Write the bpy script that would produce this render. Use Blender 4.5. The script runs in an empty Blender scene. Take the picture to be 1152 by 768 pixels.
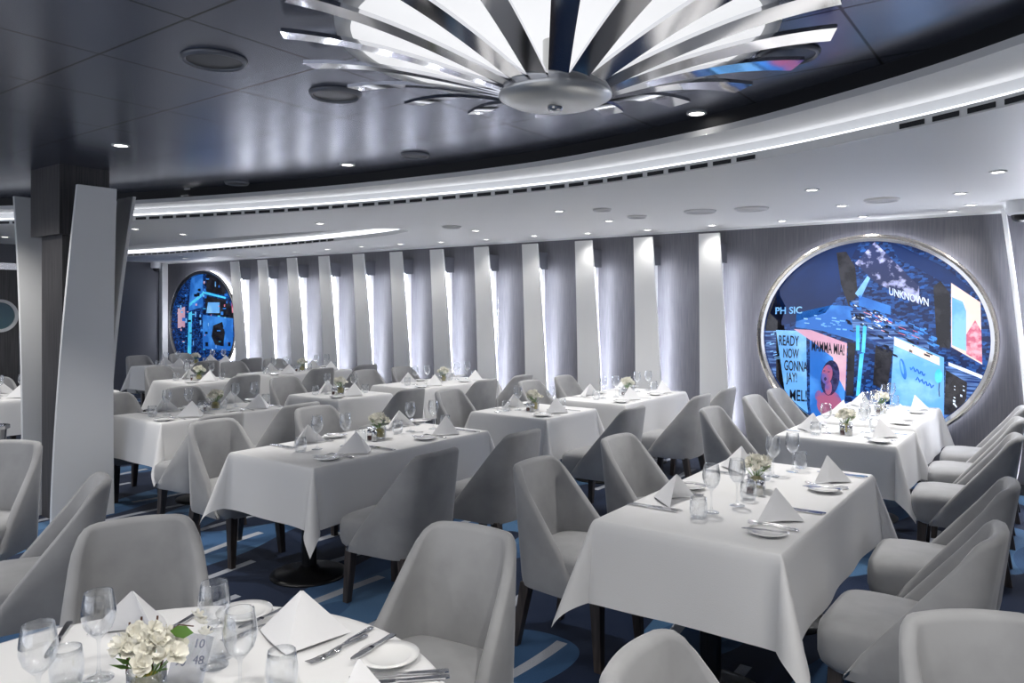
import bpy, bmesh, math, random
from mathutils import Vector, Matrix
random.seed(7)
PI = math.pi
D = bpy.data
COL = bpy.context.scene.collection
SC = bpy.context.scene

# ------------------------------------------------------------------ camera
YAW = math.radians(36)
cam_d = D.cameras.new('camera'); cam = D.objects.new('camera', cam_d); COL.objects.link(cam)
cam.location = (0, 0, 1.65); cam.rotation_euler = (PI/2, 0, YAW)
cam_d.sensor_width = 36; cam_d.lens = 853/1152*36; cam_d.shift_y = -39/1152
cam_d.clip_start = .02
SC.camera = cam
# ------------------------------------------------------------------ world and exposure
W = D.worlds.new('world'); SC.world = W; W.use_nodes = True
W.node_tree.nodes['Background'].inputs[0].default_value = (.86, .9, 1, 1)
W.node_tree.nodes['Background'].inputs[1].default_value = 1.0
vs = SC.view_settings; vs.view_transform = 'Standard'; vs.look = 'None'
vs.gamma = 1; vs.use_curve_mapping = False; vs.exposure = .32
P_LED = 34.0       # slat and cove strips
P_COVE = 1.4
P_SPOT = 40.0      # each ceiling downlight, watt
P_DOME = .62       # luminous ceiling disc

# ------------------------------------------------------------------ materials
def mat(name, col, rough=.5, metal=0, emit=None, es=0, sheen=0, spec=.5, bump=None, coat=0):
    m = D.materials.new(name); m.use_nodes = True
    nt = m.node_tree; b = nt.nodes['Principled BSDF']
    b.inputs['Base Color'].default_value = (*col, 1)
    b.inputs['Roughness'].default_value = rough
    b.inputs['Metallic'].default_value = metal
    b.inputs['Specular IOR Level'].default_value = spec
    if coat: b.inputs['Coat Weight'].default_value = coat; b.inputs['Coat Roughness'].default_value = .05
    if sheen: b.inputs['Sheen Weight'].default_value = sheen; b.inputs['Sheen Roughness'].default_value = .4
    if emit: b.inputs['Emission Color'].default_value = (*emit, 1); b.inputs['Emission Strength'].default_value = es
    if bump:
        tc = nt.nodes.new('ShaderNodeTexCoord'); mp = nt.nodes.new('ShaderNodeMapping')
        n = nt.nodes.new('ShaderNodeTexNoise'); bp = nt.nodes.new('ShaderNodeBump')
        mp.inputs['Scale'].default_value = bump[1]; n.inputs['Scale'].default_value = bump[0]
        n.inputs['Detail'].default_value = 4
        bp.inputs['Strength'].default_value = bump[2]; bp.inputs['Distance'].default_value = .01
        L = nt.links.new
        L(tc.outputs['Object'], mp.inputs[0]); L(mp.outputs[0], n.inputs['Vector'])
        L(n.outputs[0], bp.inputs['Height']); L(bp.outputs[0], b.inputs['Normal'])
    return m
def noise_color(m, c1, c2, scale, vec=(1,1,1), lo=.35, hi=.65, coord='Object'):
    nt = m.node_tree; b = nt.nodes['Principled BSDF']; L = nt.links.new
    tc = nt.nodes.new('ShaderNodeTexCoord'); mp = nt.nodes.new('ShaderNodeMapping')
    n = nt.nodes.new('ShaderNodeTexNoise'); r = nt.nodes.new('ShaderNodeValToRGB')
    mp.inputs['Scale'].default_value = vec; n.inputs['Scale'].default_value = scale; n.inputs['Detail'].default_value = 5
    r.color_ramp.elements[0].color = (*c1, 1); r.color_ramp.elements[1].color = (*c2, 1)
    r.color_ramp.elements[0].position = lo; r.color_ramp.elements[1].position = hi
    L(tc.outputs[coord], mp.inputs[0]); L(mp.outputs[0], n.inputs['Vector']); L(n.outputs[0], r.inputs[0]); L(r.outputs[0], b.inputs['Base Color'])
    return m
M = {}
M['linen'] = mat('linen', (.80, .80, .80), .8, sheen=.2, bump=(260, (1, 1, 1), .12))
M['napkin'] = mat('napkin', (.86, .86, .87), .8, sheen=.2, bump=(400, (1, 1, 1), .1))
M['velvet'] = noise_color(mat('velvet', (.36, .355, .35), .75, sheen=.45, bump=(9, (1, 1, 1), .12)), (.285, .288, .295), (.36, .363, .37), 5)
M['dark_wood'] = noise_color(mat('dark_wood', (.05, .04, .037), .4), (.035, .028, .026), (.075, .062, .056), 6, (8, 8, 1))
M['black_metal'] = mat('black_metal', (.012, .012, .013), .3, .3)
M['chrome'] = mat('chrome', (.82, .82, .84), .07, 1)
M['steel'] = mat('steel', (.66, .66, .68), .16, 1)
M['nickel'] = mat('nickel', (.7, .66, .6), .22, 1)
M['hub_metal'] = mat('hub_metal', (.8, .8, .78), .38, .9)
M['china'] = mat('china', (.86, .86, .85), .15, coat=.4)
M['white_paint'] = mat('white_paint', (.72, .73, .74), .45)
M['fin_white'] = mat('fin_white', (.80, .81, .815), .5)
M['soffit'] = mat('soffit', (.80, .80, .79), .5)
M['wall'] = noise_color(mat('wall', (.2, .2, .22), .45, bump=(30, (3, 3, .12), .1)), (.092, .092, .108), (.13, .13, .147), 30, (3, 3, .12))
M['wall_plain'] = mat('wall_plain', (.10, .105, .125), .5)
M['column'] = noise_color(mat('column', (.03, .03, .035), .45), (.04, .039, .042), (.085, .082, .085), 24, (4, 4, .1))
M['black'] = mat('black', (.008, .009, .013), .6)
M['petal'] = mat('petal', (.93, .91, .82), .55)
M['leaf'] = mat('leaf', (.12, .26, .04), .5)
M['stamen'] = mat('stamen', (.45, .38, .06), .6)
M['stick'] = mat('stick', (.10, .035, .02), .6)
M['led'] = mat('led', (1, 1, 1), .5, emit=(.86, .89, 1), es=P_LED)
M['halo'] = mat('halo', (1, 1, 1), .5, emit=(.86, .89, 1), es=9)
M['cove_led'] = mat('cove_led', (1, 1, 1), .5, emit=(.92, .94, 1), es=P_COVE)
M['lamp'] = mat('lamp', (1, 1, 1), .5, emit=(1, .96, .9), es=9)
M['dome'] = mat('dome', (.35, .35, .36), .4, emit=(.97, .98, 1), es=P_DOME)
M['sugar'] = mat('sugar', (.8, .78, .74), .7)
def thin_glass(name, tint, k=1.0):
    m = D.materials.new(name); m.use_nodes = True; nt = m.node_tree; nt.nodes.clear(); L = nt.links.new
    o = nt.nodes.new('ShaderNodeOutputMaterial'); mx = nt.nodes.new('ShaderNodeMixShader')
    t = nt.nodes.new('ShaderNodeBsdfTransparent'); g = nt.nodes.new('ShaderNodeBsdfGlossy')
    lw = nt.nodes.new('ShaderNodeLayerWeight'); mm = nt.nodes.new('ShaderNodeMath'); p = nt.nodes.new('ShaderNodeMath')
    t.inputs[0].default_value = (*tint, 1); g.inputs['Color'].default_value = (.95, .97, 1, 1); g.inputs['Roughness'].default_value = .07
    lw.inputs[0].default_value = .5
    p.operation = 'POWER'; p.inputs[1].default_value = 1.8
    mm.operation = 'MULTIPLY_ADD'; mm.inputs[1].default_value = .95*k; mm.inputs[2].default_value = .06*k
    L(lw.outputs['Facing'], p.inputs[0]); L(p.outputs[0], mm.inputs[0]); L(mm.outputs[0], mx.inputs[0])
    L(t.outputs[0], mx.inputs[1]); L(g.outputs[0], mx.inputs[2]); L(mx.outputs[0], o.inputs[0])
    return m
M['glass'] = thin_glass('glass', (.982, .985, .987))
M['acrylic'] = thin_glass('acrylic', (.80, .81, .84), 1.2)

def ceiling_metal():
    m = mat('ceiling_metal', (.1, .1, .13), .24, .75); nt = m.node_tree; L = nt.links.new
    b = nt.nodes['Principled BSDF']
    tc = nt.nodes.new('ShaderNodeTexCoord'); sx = nt.nodes.new('ShaderNodeSeparateXYZ'); L(tc.outputs['Object'], sx.inputs[0])
    def line(out, off):
        a = nt.nodes.new('ShaderNodeMath'); a.operation = 'ADD'; a.inputs[1].default_value = off; L(out, a.inputs[0])
        d = nt.nodes.new('ShaderNodeMath'); d.operation = 'PINGPONG'; d.inputs[1].default_value = .335; L(a.outputs[0], d.inputs[0])
        g = nt.nodes.new('ShaderNodeMath'); g.operation = 'LESS_THAN'; g.inputs[1].default_value = .006; L(d.outputs[0], g.inputs[0])
        return g.outputs[0]
    mx = nt.nodes.new('ShaderNodeMath'); mx.operation = 'MAXIMUM'
    L(line(sx.outputs[0], 3.33), mx.inputs[0]); L(line(sx.outputs[1], -1.585), mx.inputs[1])
    c = nt.nodes.new('ShaderNodeMix'); c.data_type = 'RGBA'
    n = nt.nodes.new('ShaderNodeTexNoise'); n.inputs['Scale'].default_value = .8; L(tc.outputs['Object'], n.inputs['Vector'])
    r = nt.nodes.new('ShaderNodeValToRGB'); r.color_ramp.elements[0].color = (.15, .17, .235, 1); r.color_ramp.elements[1].color = (.20, .215, .27, 1)
    L(n.outputs[0], r.inputs[0]); L(r.outputs[0], c.inputs['A'])
    c.inputs['B'].default_value = (.004, .004, .006, 1)
    L(mx.outputs[0], c.inputs['Factor']); L(c.outputs['Result'], b.inputs['Base Color'])
    return m
M['ceiling_metal'] = ceiling_metal()

def carpet():
    m = mat('carpet', (.03, .08, .18), .95, sheen=.2, spec=.1); nt = m.node_tree; L = nt.links.new; b = nt.nodes['Principled BSDF']
    tc = nt.nodes.new('ShaderNodeTexCoord')
    def math_(op, a, bb=None, c=None):
        n = nt.nodes.new('ShaderNodeMath'); n.operation = op
        for i, v in enumerate((a, bb, c)):
            if v is None: continue
            if isinstance(v, (int, float)): n.inputs[i].default_value = v
            else: L(v, n.inputs[i])
        return n.outputs[0]
    def noise(scale, vec=(1, 1, 1), det=0, loc=(0, 0, 0)):
        mp = nt.nodes.new('ShaderNodeMapping'); mp.inputs['Scale'].default_value = vec; mp.inputs['Location'].default_value = loc
        n = nt.nodes.new('ShaderNodeTexNoise'); n.inputs['Scale'].default_value = scale; n.inputs['Detail'].default_value = det
        L(tc.outputs['Object'], mp.inputs[0]); L(mp.outputs[0], n.inputs['Vector']); return n.outputs[0]
    sx = nt.nodes.new('ShaderNodeSeparateXYZ'); L(tc.outputs['Object'], sx.inputs[0])
    warp = math_('MULTIPLY', math_('SUBTRACT', noise(.5), .5), .45)
    xw = math_('ADD', sx.outputs[0], warp)
    fr = math_('PINGPONG', xw, .21)
    idx = math_('FLOOR', math_('ADD', math_('DIVIDE', xw, .42), .5))
    st = math_('LESS_THAN', fr, .03)
    yy = math_('ADD', math_('MULTIPLY', idx, 1.37), math_('MULTIPLY', sx.outputs[1], .9))
    dash = math_('GREATER_THAN', math_('FRACT', yy), .42)
    line = math_('MULTIPLY', st, dash)
    navy = math_('GREATER_THAN', noise(1.25, (1.6, .55, 1), 0, (3, 1, 0)), .46)
    mid = math_('GREATER_THAN', noise(2.2, (1.5, .5, 1), 0, (7, 5, 0)), .53)
    fine = noise(160, det=2)
    def mix(f, a, c):
        n = nt.nodes.new('ShaderNodeMix'); n.data_type = 'RGBA'; L(f, n.inputs['Factor'])
        for k, v in (('A', a), ('B', c)):
            if isinstance(v, tuple): n.inputs[k].default_value = (*v, 1)
            else: L(v, n.inputs[k])
        return n.outputs['Result']
    c0 = mix(mid, (.045, .125, .27), (.085, .20, .37))
    c1 = mix(navy, c0, (.008, .018, .05))
    c2 = mix(line, c1, (.55, .58, .64))
    c3 = mix(math_('MULTIPLY', fine, .5), c2, (.01, .02, .05))
    L(c3, b.inputs['Base Color'])
    bp = nt.nodes.new('ShaderNodeBump'); bp.inputs['Strength'].default_value = .3; bp.inputs['Distance'].default_value = .005
    L(fine, bp.inputs['Height']); L(bp.outputs[0], b.inputs['Normal'])
    return m
M['carpet'] = carpet()

def backlit(name, base, alt, scale, es, vec=(1, 1, 1), kind='noise', lo=.45, hi=.6):
    """printed backlit film: the picture's own colours, lit from behind"""
    m = mat(name, base, .12, coat=.3); nt = m.node_tree; L = nt.links.new; b = nt.nodes['Principled BSDF']
    tc = nt.nodes.new('ShaderNodeTexCoord'); mp = nt.nodes.new('ShaderNodeMapping'); mp.inputs['Scale'].default_value = vec
    L(tc.outputs['Object'], mp.inputs[0])
    if kind == 'noise':
        n = nt.nodes.new('ShaderNodeTexNoise'); n.inputs['Scale'].default_value = scale; n.inputs['Detail'].default_value = 4; out = n.outputs[0]
    else:
        n = nt.nodes.new('ShaderNodeTexVoronoi'); n.distance = 'CHEBYCHEV'; n.inputs['Scale'].default_value = scale; out = n.outputs['Color']
    L(mp.outputs[0], n.inputs['Vector'])
    r = nt.nodes.new('ShaderNodeValToRGB'); r.color_ramp.elements[0].color = (*base, 1); r.color_ramp.elements[1].color = (*alt, 1)
    r.color_ramp.elements[0].position = lo; r.color_ramp.elements[1].position = hi
    L(out, r.inputs[0]); L(r.outputs[0], b.inputs['Base Color']); L(r.outputs[0], b.inputs['Emission Color'])
    b.inputs['Emission Strength'].default_value = es*.82
    return m
NAVY = (.008, .028, .12); BLUE = (.02, .12, .5)
M['p_sky'] = backlit('p_sky', (.003, .014, .07), (.006, .035, .17), 1.2, .6, lo=.3, hi=.7)
M['p_blue'] = backlit('p_blue', (.02, .13, .48), (.05, .24, .68), 3, .8)
M['p_city'] = backlit('p_city', (.004, .014, .07), (.02, .11, .42), 26, .7, (1, 1, 1.8), 'vor', .4, 1.0)
M['p_streak'] = backlit('p_streak', (.006, .025, .13), (.16, .33, .72), 11, .7, (.4, 1, 4), lo=.42, hi=.75)
M['p_light'] = backlit('p_light', (.13, .38, .78), (.24, .52, .85), 4, .75)
M['p_pink'] = backlit('p_pink', (.55, .30, .42), (.62, .42, .50), 3, .8)
M['p_cream'] = backlit('p_cream', (.72, .58, .52), (.78, .66, .60), 3, .85)
M['p_red'] = backlit('p_red', (.55, .12, .2), (.75, .42, .50), 14, .7)
M['p_dark'] = backlit('p_dark', (.012, .012, .018), (.03, .03, .04), 8, .5)
M['p_face'] = backlit('p_face', (.36, .10, .2), (.10, .10, .38), 7, .7)
M['p_hair'] = backlit('p_hair', (.015, .015, .06), (.04, .04, .14), 20, .6)
M['p_white'] = backlit('p_white', (.55, .66, .85), (.7, .78, .9), 5, .8)
M['p_cyan'] = backlit('p_cyan', (.05, .45, .8), (.10, .6, .9), 6, .8)
M['p_ink'] = mat('p_ink', (.008, .012, .04), .3)
M['p_figures'] = backlit('p_figures', (.02, .03, .1), (.42, .45, .75), 13, .7, lo=.48, hi=.62)

# ------------------------------------------------------------------ mesh helpers
def obj(name, bm, m, parent=None, smooth=False, loc=None, bevel=0, sub=0):
    me = D.meshes.new(name); bmesh.ops.recalc_face_normals(bm, faces=bm.faces[:]) if bm.faces else None
    bm.to_mesh(me); bm.free()
    for mm in (m if isinstance(m, (list, tuple)) else [m]): me.materials.append(mm)
    o = D.objects.new(name, me); COL.objects.link(o)
    if parent: o.parent = parent
    if loc: o.location = loc
    if smooth:
        for p in me.polygons: p.use_smooth = True
    if bevel:
        b = o.modifiers.new('bevel', 'BEVEL'); b.width = bevel; b.segments = 2; b.limit_method = 'ANGLE'
    if sub:
        s = o.modifiers.new('sub', 'SUBSURF'); s.levels = sub; s.render_levels = sub
    return o
def empty(name, loc, rz=0):
    o = D.objects.new(name, None); COL.objects.link(o); o.location = loc; o.rotation_euler = (0, 0, rz); o.empty_display_size = .1
    return o
def tag(o, label=None, cat=None, group=None, kind=None):
    if label: o['label'] = label
    if cat: o['category'] = cat
    if group: o['group'] = group
    if kind: o['kind'] = kind
    return o
def copy_tree(o, parent=None):
    c = o.copy(); COL.objects.link(c); c.parent = parent
    for ch in list(o.children): copy_tree(ch, c)
    return c
def box(bm, x0, x1, y0, y1, z0, z1, mi=0):
    v = [bm.verts.new((x, y, z)) for x in (x0, x1) for y in (y0, y1) for z in (z0, z1)]
    for q in ((0, 1, 3, 2), (4, 6, 7, 5), (0, 4, 5, 1), (2, 3, 7, 6), (0, 2, 6, 4), (1, 5, 7, 3)):
        f = bm.faces.new([v[i] for i in q]); f.material_index = mi
    return v
def boxobj(name, dims, m, parent=None, bevel=0):
    bm = bmesh.new(); box(bm, *dims); return obj(name, bm, m, parent, bevel=bevel)
def lathe(bm, prof, seg=24, cx=0, cy=0, close=False, mi=0):
    rings = []
    for r, z in prof:
        if r < 1e-5: rings.append([bm.verts.new((cx, cy, z))])
        else: rings.append([bm.verts.new((cx+r*math.cos(2*PI*i/seg), cy+r*math.sin(2*PI*i/seg), z)) for i in range(seg)])
    pairs = list(zip(rings, rings[1:]))
    if close: pairs.append((rings[-1], rings[0]))
    for a, b in pairs:
        for i in range(seg):
            j = (i+1) % seg
            if len(a) == 1 and len(b) == 1: continue
            if len(a) == 1: f = bm.faces.new((a[0], b[i], b[j]))
            elif len(b) == 1: f = bm.faces.new((a[i], b[0], a[j]))
            else: f = bm.faces.new((a[i], b[i], b[j], a[j]))
            f.material_index = mi
def tube(bm, pts, r, seg=8, cap=True):
    pts = [Vector(p) for p in pts]; rings = []
    for i, p in enumerate(pts):
        t = (pts[min(i+1, len(pts)-1)]-pts[max(i-1, 0)]).normalized()
        a = t.orthogonal().normalized() if abs(t.z) > .99 else t.cross(Vector((0, 0, 1))).normalized()
        b = t.cross(a); rr = r[i] if isinstance(r, (list, tuple)) else r
        rings.append([bm.verts.new(p+(a*math.cos(2*PI*k/seg)+b*math.sin(2*PI*k/seg))*rr) for k in range(seg)])
    for A, B in zip(rings, rings[1:]):
        for k in range(seg): bm.faces.new((A[k], A[(k+1) % seg], B[(k+1) % seg], B[k]))
    if cap: bm.faces.new(rings[0]); bm.faces.new(rings[-1])
def sheet(bm, rows, mi=0):
    R = [[bm.verts.new(p) for p in r] for r in rows]
    for a, b in zip(R, R[1:]):
        for i in range(len(a)-1):
            f = bm.faces.new((a[i], a[i+1], b[i+1], b[i])); f.material_index = mi
    return R

# ------------------------------------------------------------------ room shell
WY = 8.0; LOW = 2.5; RING = 2.62; RAFT = 2.73
def S(o): return tag(o, kind='structure')
S(boxobj('floor', (-15, 1.6, -3.5, WY+.2, -.1, 0), M['carpet']))
S(boxobj('wall_back', (-14.4, 1.6, WY, WY+.15, 0, LOW+.02), M['wall']))
S(boxobj('wall_left', (-14.35, -14.2, 4.9, WY, 0, LOW+.02), M['wall_plain']))
S(boxobj('wall_left_front', (-11.7, -11.55, -3.5, 5.05, 0, LOW+.02), M['wall_plain']))
S(boxobj('wall_right', (1.3, 1.45, -3.5, WY, 0, 2.9), M['wall_plain']))
S(boxobj('trim_1', (-14.2, -14.08, WY-.12, WY, 0, LOW), M['white_paint'], bevel=.01))
S(boxobj('baseboard_back', (-14.08, 1.3, WY-.015, WY, 0, .1), M['column']))
S(boxobj('trim_2', (-14.08, 1.3, WY-.02, WY, LOW-.022, LOW), M['white_paint']))

def catmull(P, n=8):
    out = []; P = [Vector((*p, 0)) for p in P]
    for i in range(len(P)-1):
        p0 = P[max(i-1, 0)]; p1 = P[i]; p2 = P[i+1]; p3 = P[min(i+2, len(P)-1)]
        for k in range(n):
            t = k/n
            out.append(.5*((2*p1)+(-p0+p2)*t+(2*p0-5*p1+4*p2-p3)*t*t+(-p0+3*p1-3*p2+p3)*t**3))
    out.append(P[-1]); return [(p.x, p.y) for p in out]
# inner edge of the lower ceiling (the lit cove), clockwise seen from the left end to the right
EDGE = [(-10.9, -3.4), (-10.85, -1), (-10.6, .8), (-10.2, 1.95), (-9.6, 2.75), (-8.84, 3.27), (-7.41, 3.87), (-5.87, 4.29), (-4.9, 4.48), (-4.07, 4.58), (-3.3, 4.64), (-2.54, 4.61), (-1.49, 4.40), (-.75, 4.12), (-.13, 3.8), (.45, 3.36), (.9, 2.8), (1.29, 2.1)]
C = catmull(EDGE)
def offset(curve, d):
    out = []
    for i, p in enumerate(curve):
        a = Vector(curve[max(i-1, 0)]); b = Vector(curve[min(i+1, len(curve)-1)])
        t = (b-a).normalized(); n = Vector((t.y, -t.x))   # towards the room centre
        dd = d(i/len(curve)) if callable(d) else d
        out.append((p[0]+n.x*dd, p[1]+n.y*dd))
    return out
def hole_ceiling(name, outer, holes, z, m):
    bm = bmesh.new(); es = []
    for loop in [outer]+holes:
        vs_ = [bm.verts.new((x, y, z)) for x, y in loop]
        for i in range(len(vs_)): es.append(bm.edges.new((vs_[i], vs_[(i+1) % len(vs_)])))
    bmesh.ops.triangle_fill(bm, use_beauty=True, use_dissolve=False, edges=es)
    for f in bm.faces:
        f.normal_update()
        if f.normal.z > 0: f.normal_flip()
    me = D.meshes.new(name); bm.to_mesh(me); bm.free(); me.materials.append(m)
    o = D.objects.new(name, me); COL.objects.link(o); return o
# second, smaller recess over the far left tables: a long oval
def oval(cx, cy, a, b, n=48):
    return [(cx+a*math.copysign(abs(math.cos(2*PI*i/n))**.8, math.cos(2*PI*i/n)), cy+b*math.sin(2*PI*i/n)) for i in range(n)]
OV = oval(-9.9, 6.05, 4.05, .62)
outer = list(C)+[(1.3, 3.0), (1.3, WY), (-14.3, WY), (-14.3, -3.4)]
outer = [(-14.3, -3.4)]+list(C)+[(1.35, WY+.05), (-14.3, WY+.05)]
S(hole_ceiling('ceiling_lower', outer, [OV], LOW, M['soffit']))
S(boxobj('ceiling_slab', (-15, 1.6, -3.6, WY+.2, 3.0, 3.1), M['black']))
# ring soffit, a step higher and further in
ringw = lambda s: .27+.26*max(0, (s-.5))
INN = offset(C, ringw)
def band(name, A, za, B_, zb, m):
    bm = bmesh.new(); sheet(bm, [[(x, y, za) for x, y in A], [(x, y, zb) for x, y in B_]]); return obj(name, bm, m, smooth=True)
S(band('ceiling_ring', INN, RING, offset(C, -.06), RING, M['soffit']))
bm = bmesh.new()
sheet(bm, [[(x, y, RING) for x, y in INN], [(x, y, RING+.035) for x, y in INN]])
S(obj('trim_3', bm, M['white_paint'], smooth=True))
S(band('trim_4', offset(C, lambda s: ringw(s)-.01), RING+.035, offset(C, lambda s: ringw(s)-.01), 2.99, M['black']))
# cove riser, with the light channel above and the slotted grille below
bm = bmesh.new(); o2 = offset(C, -.001)
sheet(bm, [[(x, y, LOW) for x, y in o2], [(x, y, LOW+.05) for x, y in o2]])
S(obj('trim_5', bm, M['white_paint'], smooth=True))
bm = bmesh.new(); o3 = offset(C, -.05)
sheet(bm, [[(x, y, LOW+.05) for x, y in o2], [(x, y, LOW+.05) for x, y in o3], [(x, y, LOW+.072) for x, y in o3]])
obj_led = obj('cove_light_strip', bm, M['cove_led'], smooth=True)
tag(obj_led, 'long white light strip following the curved edge of the raised ceiling', 'light strip')
bm = bmesh.new(); sheet(bm, [[(x, y, LOW+.072) for x, y in o3], [(x, y, RING) for x, y in o3]])
S(obj('trim_8', bm, M['white_paint'], smooth=True))
# grille slots: dark slits set in the riser
bm = bmesh.new(); acc = 0; L_ = .0
for i in range(len(C)-1):
    pass
def resample(curve, step):
    pts = [Vector(p) for p in curve]; out = [pts[0]]; d = 0; i = 0; cur = pts[0].copy()
    while i < len(pts)-1:
        seg = pts[i+1]-cur
        if seg.length+d >= step:
            cur = cur+seg.normalized()*(step-d); out.append(cur.copy()); d = 0
        else: d += seg.length; i += 1; cur = pts[i].copy()
    return out
rs = resample(offset(C, .003), .165)
def grille(test, label):
    bm = bmesh.new()
    for i in range(len(rs)-1):
        a, b = rs[i], rs[i+1]
        if not test(a.x): continue
        t = (b-a).normalized(); a2 = a+t*.02; b2 = b-t*.02; n = Vector((t.y, -t.x))*.004
        v = [bm.verts.new((p.x+q.x, p.y+q.y, z)) for q in (Vector((0, 0)), n) for p in (a2, b2) for z in (LOW+.008, LOW+.032)]
        for q in ((4, 5, 7, 6), (0, 2, 3, 1), (0, 4, 6, 2), (1, 3, 7, 5), (0, 1, 5, 4), (2, 6, 7, 3)): bm.faces.new([v[k] for k in q])
    tag(obj('air_grille', bm, M['black']), label, 'grille')
grille(lambda x: x < -1.5, 'long row of dark air slots along the curved edge, from left to centre-right')
grille(lambda x: x > -.78, 'short row of larger dark air slots on the curved edge at upper right')
# dark metal panel raft
raft_edge = offset(C, lambda s: ringw(s)-.16)
raft_edge = offset(C, lambda s: ringw(s)+.03 if s > .8 else ringw(s)+.03)
S(hole_ceiling('ceiling_raft', [(-10.4, -3.4)]+offset(C, lambda s: ringw(s)-.06)[3:]+[(1.2, -3.4)], [], RAFT, M['ceiling_metal']))
# second recess: riser, strip, dark panels
def ringband(name, loop, z0, z1, m, off=0):
    bm = bmesh.new(); n = len(loop); cx = -9.9; cy = 6.05
    lp = [(cx+(x-cx)*(1+off), cy+(y-cy)*(1+off*4)) for x, y in loop]+[]
    lp.append(lp[0]); sheet(bm, [[(x, y, z0) for x, y in lp], [(x, y, z1) for x, y in lp]]); return obj(name, bm, m, smooth=True)
S(ringband('trim_6', OV, LOW, LOW+.045, M['white_paint']))
r2 = ringband('cove_light_strip', OV, LOW+.045, LOW+.10, M['cove_led'], .012)
tag(r2, 'light strip around the long oval recess at the left, over the far tables', 'light strip')
OV2 = oval(-9.9, 6.05, 3.7, .40)
bm = bmesh.new(); lo = OV+[OV[0]]; li = OV2+[OV2[0]]
lo = [(-9.9+(x+9.9)*1.015, 6.05+(y-6.05)*1.06) for x, y in lo]
sheet(bm, [[(x, y, LOW+.10) for x, y in lo], [(x, y, LOW+.10) for x, y in li], [(x, y, LOW+.16) for x, y in li]])
S(obj('trim_7', bm, M['soffit']))
S(hole_ceiling('ceiling_recess', OV2, [], LOW+.16, M['ceiling_metal']))
bm = bmesh.new(); ov3 = resample(OV+[OV[0]], .16)
for i in range(len(ov3)-1):
    a, b = ov3[i], ov3[i+1]
    if a.y < 6.3 or a.x > -7.6: continue
    t = (b-a).normalized(); a2 = a+t*.02; b2 = b-t*.02; nn = Vector((-9.9, 6.05))-a; nn = Vector((0, -1))*.006
    v = [bm.verts.new((p.x+nn.x*k, p.y+nn.y*k, z)) for k in (.6, 1.6) for p in (a2, b2) for z in (LOW+.008, LOW+.03)]
    for q in ((4, 5, 7, 6), (0, 2, 3, 1), (0, 4, 6, 2), (1, 3, 7, 5), (0, 1, 5, 4), (2, 6, 7, 3)): bm.faces.new([v[k] for k in q])
tag(obj('air_grille', bm, M['black']), 'short row of dark air slots on the far side of the oval recess', 'grille')

# ------------------------------------------------------------------ fins
def fin_mesh(H, wb, wt, off, lean, th=.03, p=2.0, pw=1.4):
    """curved board; local +y is outwards from the wall, x is along it"""
    bm = bmesh.new(); n = 18; F = []; B_ = []
    for i in range(n+1):
        t = i/n; z = H*t; o = off+lean*t**p; w = (wb+(wt-wb)*t**pw)/2
        F.append([(-w, o, z), (w, o, z)]); B_.append([(-w, o-th, z), (w, o-th, z)])
    R1 = sheet(bm, F); R2 = sheet(bm, B_)
    for i in range(n):
        for k in (0, 1): bm.faces.new((R1[i][k], R1[i+1][k], R2[i+1][k], R2[i][k]))
    bm.faces.new((R1[0][0], R1[0][1], R2[0][1], R2[0][0])); bm.faces.new((R1[n][0], R1[n][1], R2[n][1], R2[n][0]))
    return bm
proto = empty('wall_fin', (-3.04, WY, 0), PI)
obj('board', fin_mesh(2.43, .335, .23, .105, .16, p=1.6), M['fin_white'], proto, bevel=.004)
bm = bmesh.new(); box(bm, -.06, .09, 0, .075, 0, 2.12); obj('spine', bm, M['white_paint'], proto)
bm = bmesh.new(); box(bm, -.1, .06, 0, .195, 2.12, 2.33); obj('bracket', bm, M['wall_plain'], proto)
bm = bmesh.new(); A1_, B1_ = [], []
for i in range(17):
    t = i/16*.87; z = 2.43*t+.01; xe = -((.335+(.23-.335)*t**1.4)/2-.012); yb = .105+.16*t**1.6-.032
    A1_.append([(xe, yb, z), (xe+.012, yb, z)]); B1_.append([(xe, yb-.016, z), (xe+.012, yb-.016, z)])
r1_, r2_ = sheet(bm, A1_), sheet(bm, B1_)
for i in range(16):
    for k in (0, 1): bm.faces.new((r1_[i][k], r1_[i+1][k], r2_[i+1][k], r2_[i][k]))
obj('light_strip', bm, M['led'], proto)
ordn = ['first', 'second', 'third', 'fourth', 'fifth', 'sixth', 'seventh', 'eighth', 'ninth', 'tenth', 'eleventh', 'twelfth']
for k in range(12):
    o = proto if k == 0 else copy_tree(proto)
    o.location = (-3.04-.772*k, WY, 0)
    tag(o, ('white curved wall fin with a light strip, nearest the large round window' if k == 0 else
            'white curved wall fin with a light strip, nearest the small far round window' if k == 11 else
            f'white curved wall fin with a light strip, {ordn[k]} leftwards from the large round window'), 'wall fin', 'curved fins along the back wall')

# column with its fins
CX0, CX1, CY0, CY1 = -6.62, -6.12, 2.62, 2.99
col = empty('column', ((CX0+CX1)/2, (CY0+CY1)/2, 0))
tag(col, 'dark wood-clad square column with a wider head, between white curved fins', 'column')
mx, my = col.location.x, col.location.y
boxobj('shaft', (CX0+.1-mx, CX1-.05-mx, CY0+.04-my, CY1-.04-my, 0, 2.2), M['column'], col)
boxobj('capital', (CX0-mx, CX1-mx, CY0-my, CY1-my, 2.2, RAFT+.0), M['column'], col)
def col_fin(x, y, rz, w0, w1, off, lean, label):
    o = obj('column_fin', fin_mesh(2.56, w0, w1, off, lean, p=1.7, pw=1.2), M['fin_white'], bevel=.004)
    o.location = (x, y, 0); o.rotation_euler = (0, 0, rz); tag(o, label, 'column fin', 'curved fins around the column')
col_fin(CX1-.05, 2.80, -PI/2, .47, .29, .04, .22, 'broad white curved fin on the right face of the dark column')
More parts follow.
